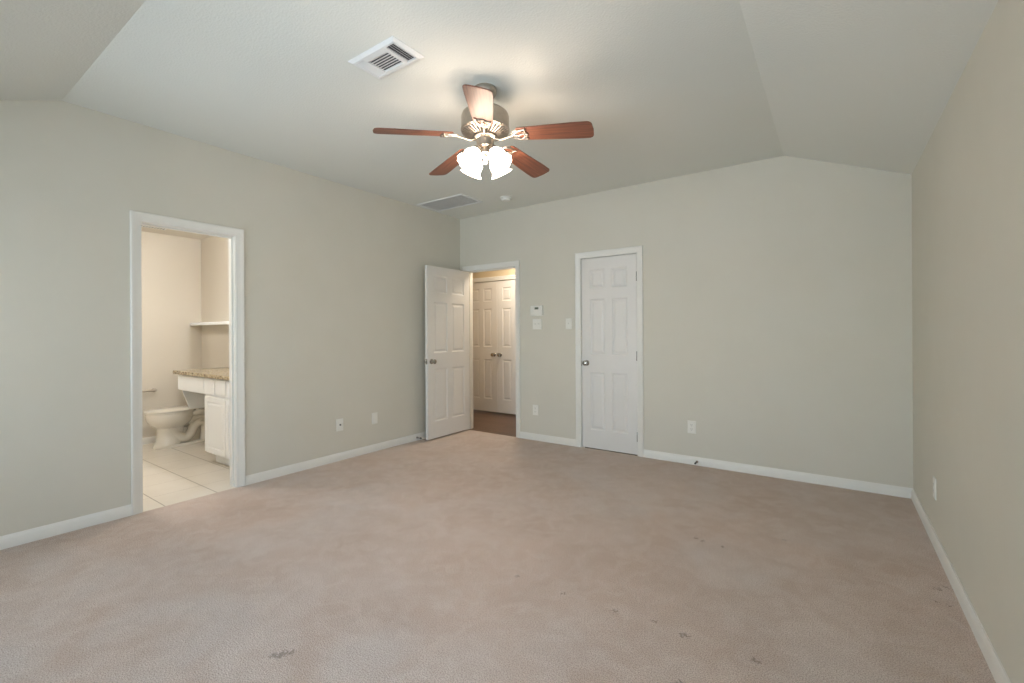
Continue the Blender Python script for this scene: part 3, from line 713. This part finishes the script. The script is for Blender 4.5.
# toilet, back to the wall, facing the near side
toi = thing('toilet', 'white porcelain toilet with closed lid beside the vanity', 'toilet', (-6.09, BACK - 0.005, 0))
def egg(yf, yb, hw, z, n=36, p=0.9):
    yc = yb + (yf - yb) * 0.45; out = []
    for k in range(n):
        a = 2 * pi * k / n; c_, s_ = cos(a), sin(a)
        y = yc + (yf - yc) * s_ if s_ >= 0 else yc + (yc - yb) * s_ * 1.0
        w = hw * (abs(c_) ** p) * (1 if c_ >= 0 else -1)
        out.append(Vector((w, y, z)))
    return out
b = nb()
loft(b, [egg(-0.610, -0.08, 0.118, 0.0), egg(-0.610, -0.08, 0.118, 0.022), egg(-0.600, -0.10, 0.106, 0.032)], True, True)          # foot
loft(b, [egg(-0.600, -0.36, 0.104, 0.028, p=0.7), egg(-0.582, -0.34, 0.094, 0.08, p=0.7), egg(-0.572, -0.33, 0.090, 0.16, p=0.7), egg(-0.572, -0.32, 0.094, 0.215, p=0.8),
         egg(-0.600, -0.29, 0.128, 0.238), egg(-0.640, -0.26, 0.158, 0.268), egg(-0.664, -0.24, 0.175, 0.31), egg(-0.672, -0.23, 0.183, 0.35), egg(-0.674, -0.23, 0.184, 0.372), egg(-0.668, -0.235, 0.178, 0.382)], True, True)
for s in (-1, 1):                                                                        # trapway bulging at both sides
    tube(b, spline([(s * .045, -0.47, 0.22), (s * .052, -0.40, 0.13), (s * .055, -0.33, 0.085), (s * .055, -0.275, 0.12), (s * .055, -0.235, 0.20), (s * .055, -0.175, 0.245), (s * .052, -0.125, 0.20), (s * .05, -0.12, 0.10), (s * .05, -0.13, 0.02)], 7), 0.050, 16)
box(b, -0.035, 0.035, -0.46, -0.12, 0.02, 0.20, 0.01)
box(b, -0.110, 0.110, -0.30, -0.02, 0.325, 0.385, 0.018)                                  # deck that carries the tank
box(b, -0.075, 0.075, -0.30, -0.08, 0.22, 0.335, 0.03)
obj('bowl', b, M['porcelain'], toi, True)
b = nb()
loft(b, [egg(-0.676, -0.225, 0.184, 0.383), egg(-0.680, -0.223, 0.187, 0.389), egg(-0.676, -0.226, 0.183, 0.398)]); obj('seat', b, M['porcelain'], toi, True)
b = nb()
loft(b, [egg(-0.680, -0.205, 0.186, 0.401), egg(-0.684, -0.203, 0.189, 0.407), egg(-0.680, -0.206, 0.185, 0.416), egg(-0.63, -0.23, 0.150, 0.425)]); obj('lid', b, M['porcelain'], toi, True)
for s in (-1, 1):
    b = nb(); box(b, s * .075 - .022, s * .075 + .022, -0.232, -0.200, 0.384, 0.408, 0.006); obj('seat_hinge', b, M['porcelain'], toi, True)
b = nb()
tk = lambda w, yf, z: [Vector((-w, -0.01, z)), Vector((w, -0.01, z)), Vector((w, yf, z)), Vector((-w, yf, z))]
loft(b, [tk(0.195, -0.175, 0.387), tk(0.215, -0.195, 0.45), tk(0.225, -0.205, 0.70)])
bmesh.ops.bevel(b, geom=b.edges[:], offset=0.015, segments=3, affect='EDGES'); tkn = obj('tank', b, M['porcelain'], toi, True)
b = nb(); box(b, -0.235, 0.235, -0.215, -0.003, 0.701, 0.735, 0.010); obj('tank_lid', b, M['porcelain'], toi, True)
b = nb(); tube(b, [(-0.16, -0.203, 0.64), (-0.16, -0.222, 0.64), (-0.10, -0.226, 0.632)], 0.006, 8); obj('flush_lever', b, M['steel'], toi, True, label='metal flush lever')

# rail on the wall
t = thing('towel_rail', 'satin metal rail low on the cream wall left of the toilet', 'towel rail', (BX0, 1.715, 0.612))
b = nb(); tube(b, [(0.055, -0.22, 0), (0.055, 0.22, 0)], 0.012, 12); obj('bar', b, M['nickel'], t, True)
for s in (-1, 1):
    b = nb(); lathe(b, [(0.024, 0), (0.024, 0.006), (0.012, 0.012), (0.010, 0.050), (0.014, 0.056), (0.014, 0.066), (0.0001, 0.070)], 20, Matrix.Translation((0, s * 0.22, 0)) @ Matrix.Rotation(radians(90), 4, 'Y'), cap0=True)
    obj('bracket', b, M['nickel'], t, True)

# exhaust grille in the bathroom ceiling
t = thing('exhaust_fan_grille', 'white exhaust grille in the bathroom ceiling', 'vent', (-5.95, 1.80, BZ))
b = nb(); loft(b, [[Vector((sx * a, sy * a, z)) for sx, sy in ((-1, -1), (1, -1), (1, 1), (-1, 1))] for a, z in ((0.15, 0.0), (0.15, -0.008), (0.125, -0.024), (0.0001, -0.026))], False, True)
obj('cover', b, M['white_metal'], t)
b = nb()
for k in range(9): box(b, -0.10, 0.10, -0.10 + k * 0.025 - .003, -0.10 + k * 0.025 + .003, -0.0275, -0.0245)
obj('slots', b, M['dark'], t)

# vanity light bar, out of sight behind the doorway wall, lights the bathroom
t = thing('vanity_light', 'nickel bar light with three lit globes above the vanity', 'wall light', (-4.85, BACK, 2.02))
b = nb(); box(b, -0.30, 0.30, -0.030, 0, -0.045, 0.045, 0.006); obj('back_plate', b, M['nickel'], t)
for x in (-0.2, 0, 0.2):
    b = nb(); lathe(b, [(0.022, 0), (0.022, 0.03)], 16, Matrix.Translation((x, -0.03, 0)) @ Matrix.Rotation(radians(90), 4, 'X'), cap0=True, cap1=True); so = obj('socket', b, M['nickel'], t, True)
    b = nb(); bmesh.ops.create_uvsphere(b, u_segments=24, v_segments=16, radius=0.055, matrix=Matrix.Translation((x, -0.105, 0))); obj('globe', b, M['vglobe'], t, True)

# unseen dome light added on the near side to brighten toilet and cabinet
t = thing('unseen_ceiling_light', 'added dome light on the bathroom ceiling, out of view', 'ceiling light', (-5.10, 1.10, BZ))
b = nb(); lathe(b, [(0.15, 0), (0.15, -0.02), (0.14, -0.025)], 40, cap0=True, cap1=True); obj('rim', b, M['nickel'], t, True)
b = nb(); lathe(b, [(0.138, -0.025), (0.13, -0.05), (0.10, -0.08), (0.05, -0.097), (0.0, -0.10)], 40); obj('dome', b, M['added_dome'], t, True)
# hallway dome light
t = thing('unseen_ceiling_light', 'lit round dome light on the hallway ceiling', 'ceiling light', (-3.55, 5.10, HZ))
b = nb(); lathe(b, [(0.15, 0), (0.15, -0.02), (0.14, -0.025)], 40, cap0=True, cap1=True); obj('rim', b, M['nickel'], t, True)
b = nb(); lathe(b, [(0.138, -0.025), (0.13, -0.05), (0.10, -0.08), (0.05, -0.097), (0.0, -0.10)], 40); obj('dome', b, M['hglobe'], t, True)
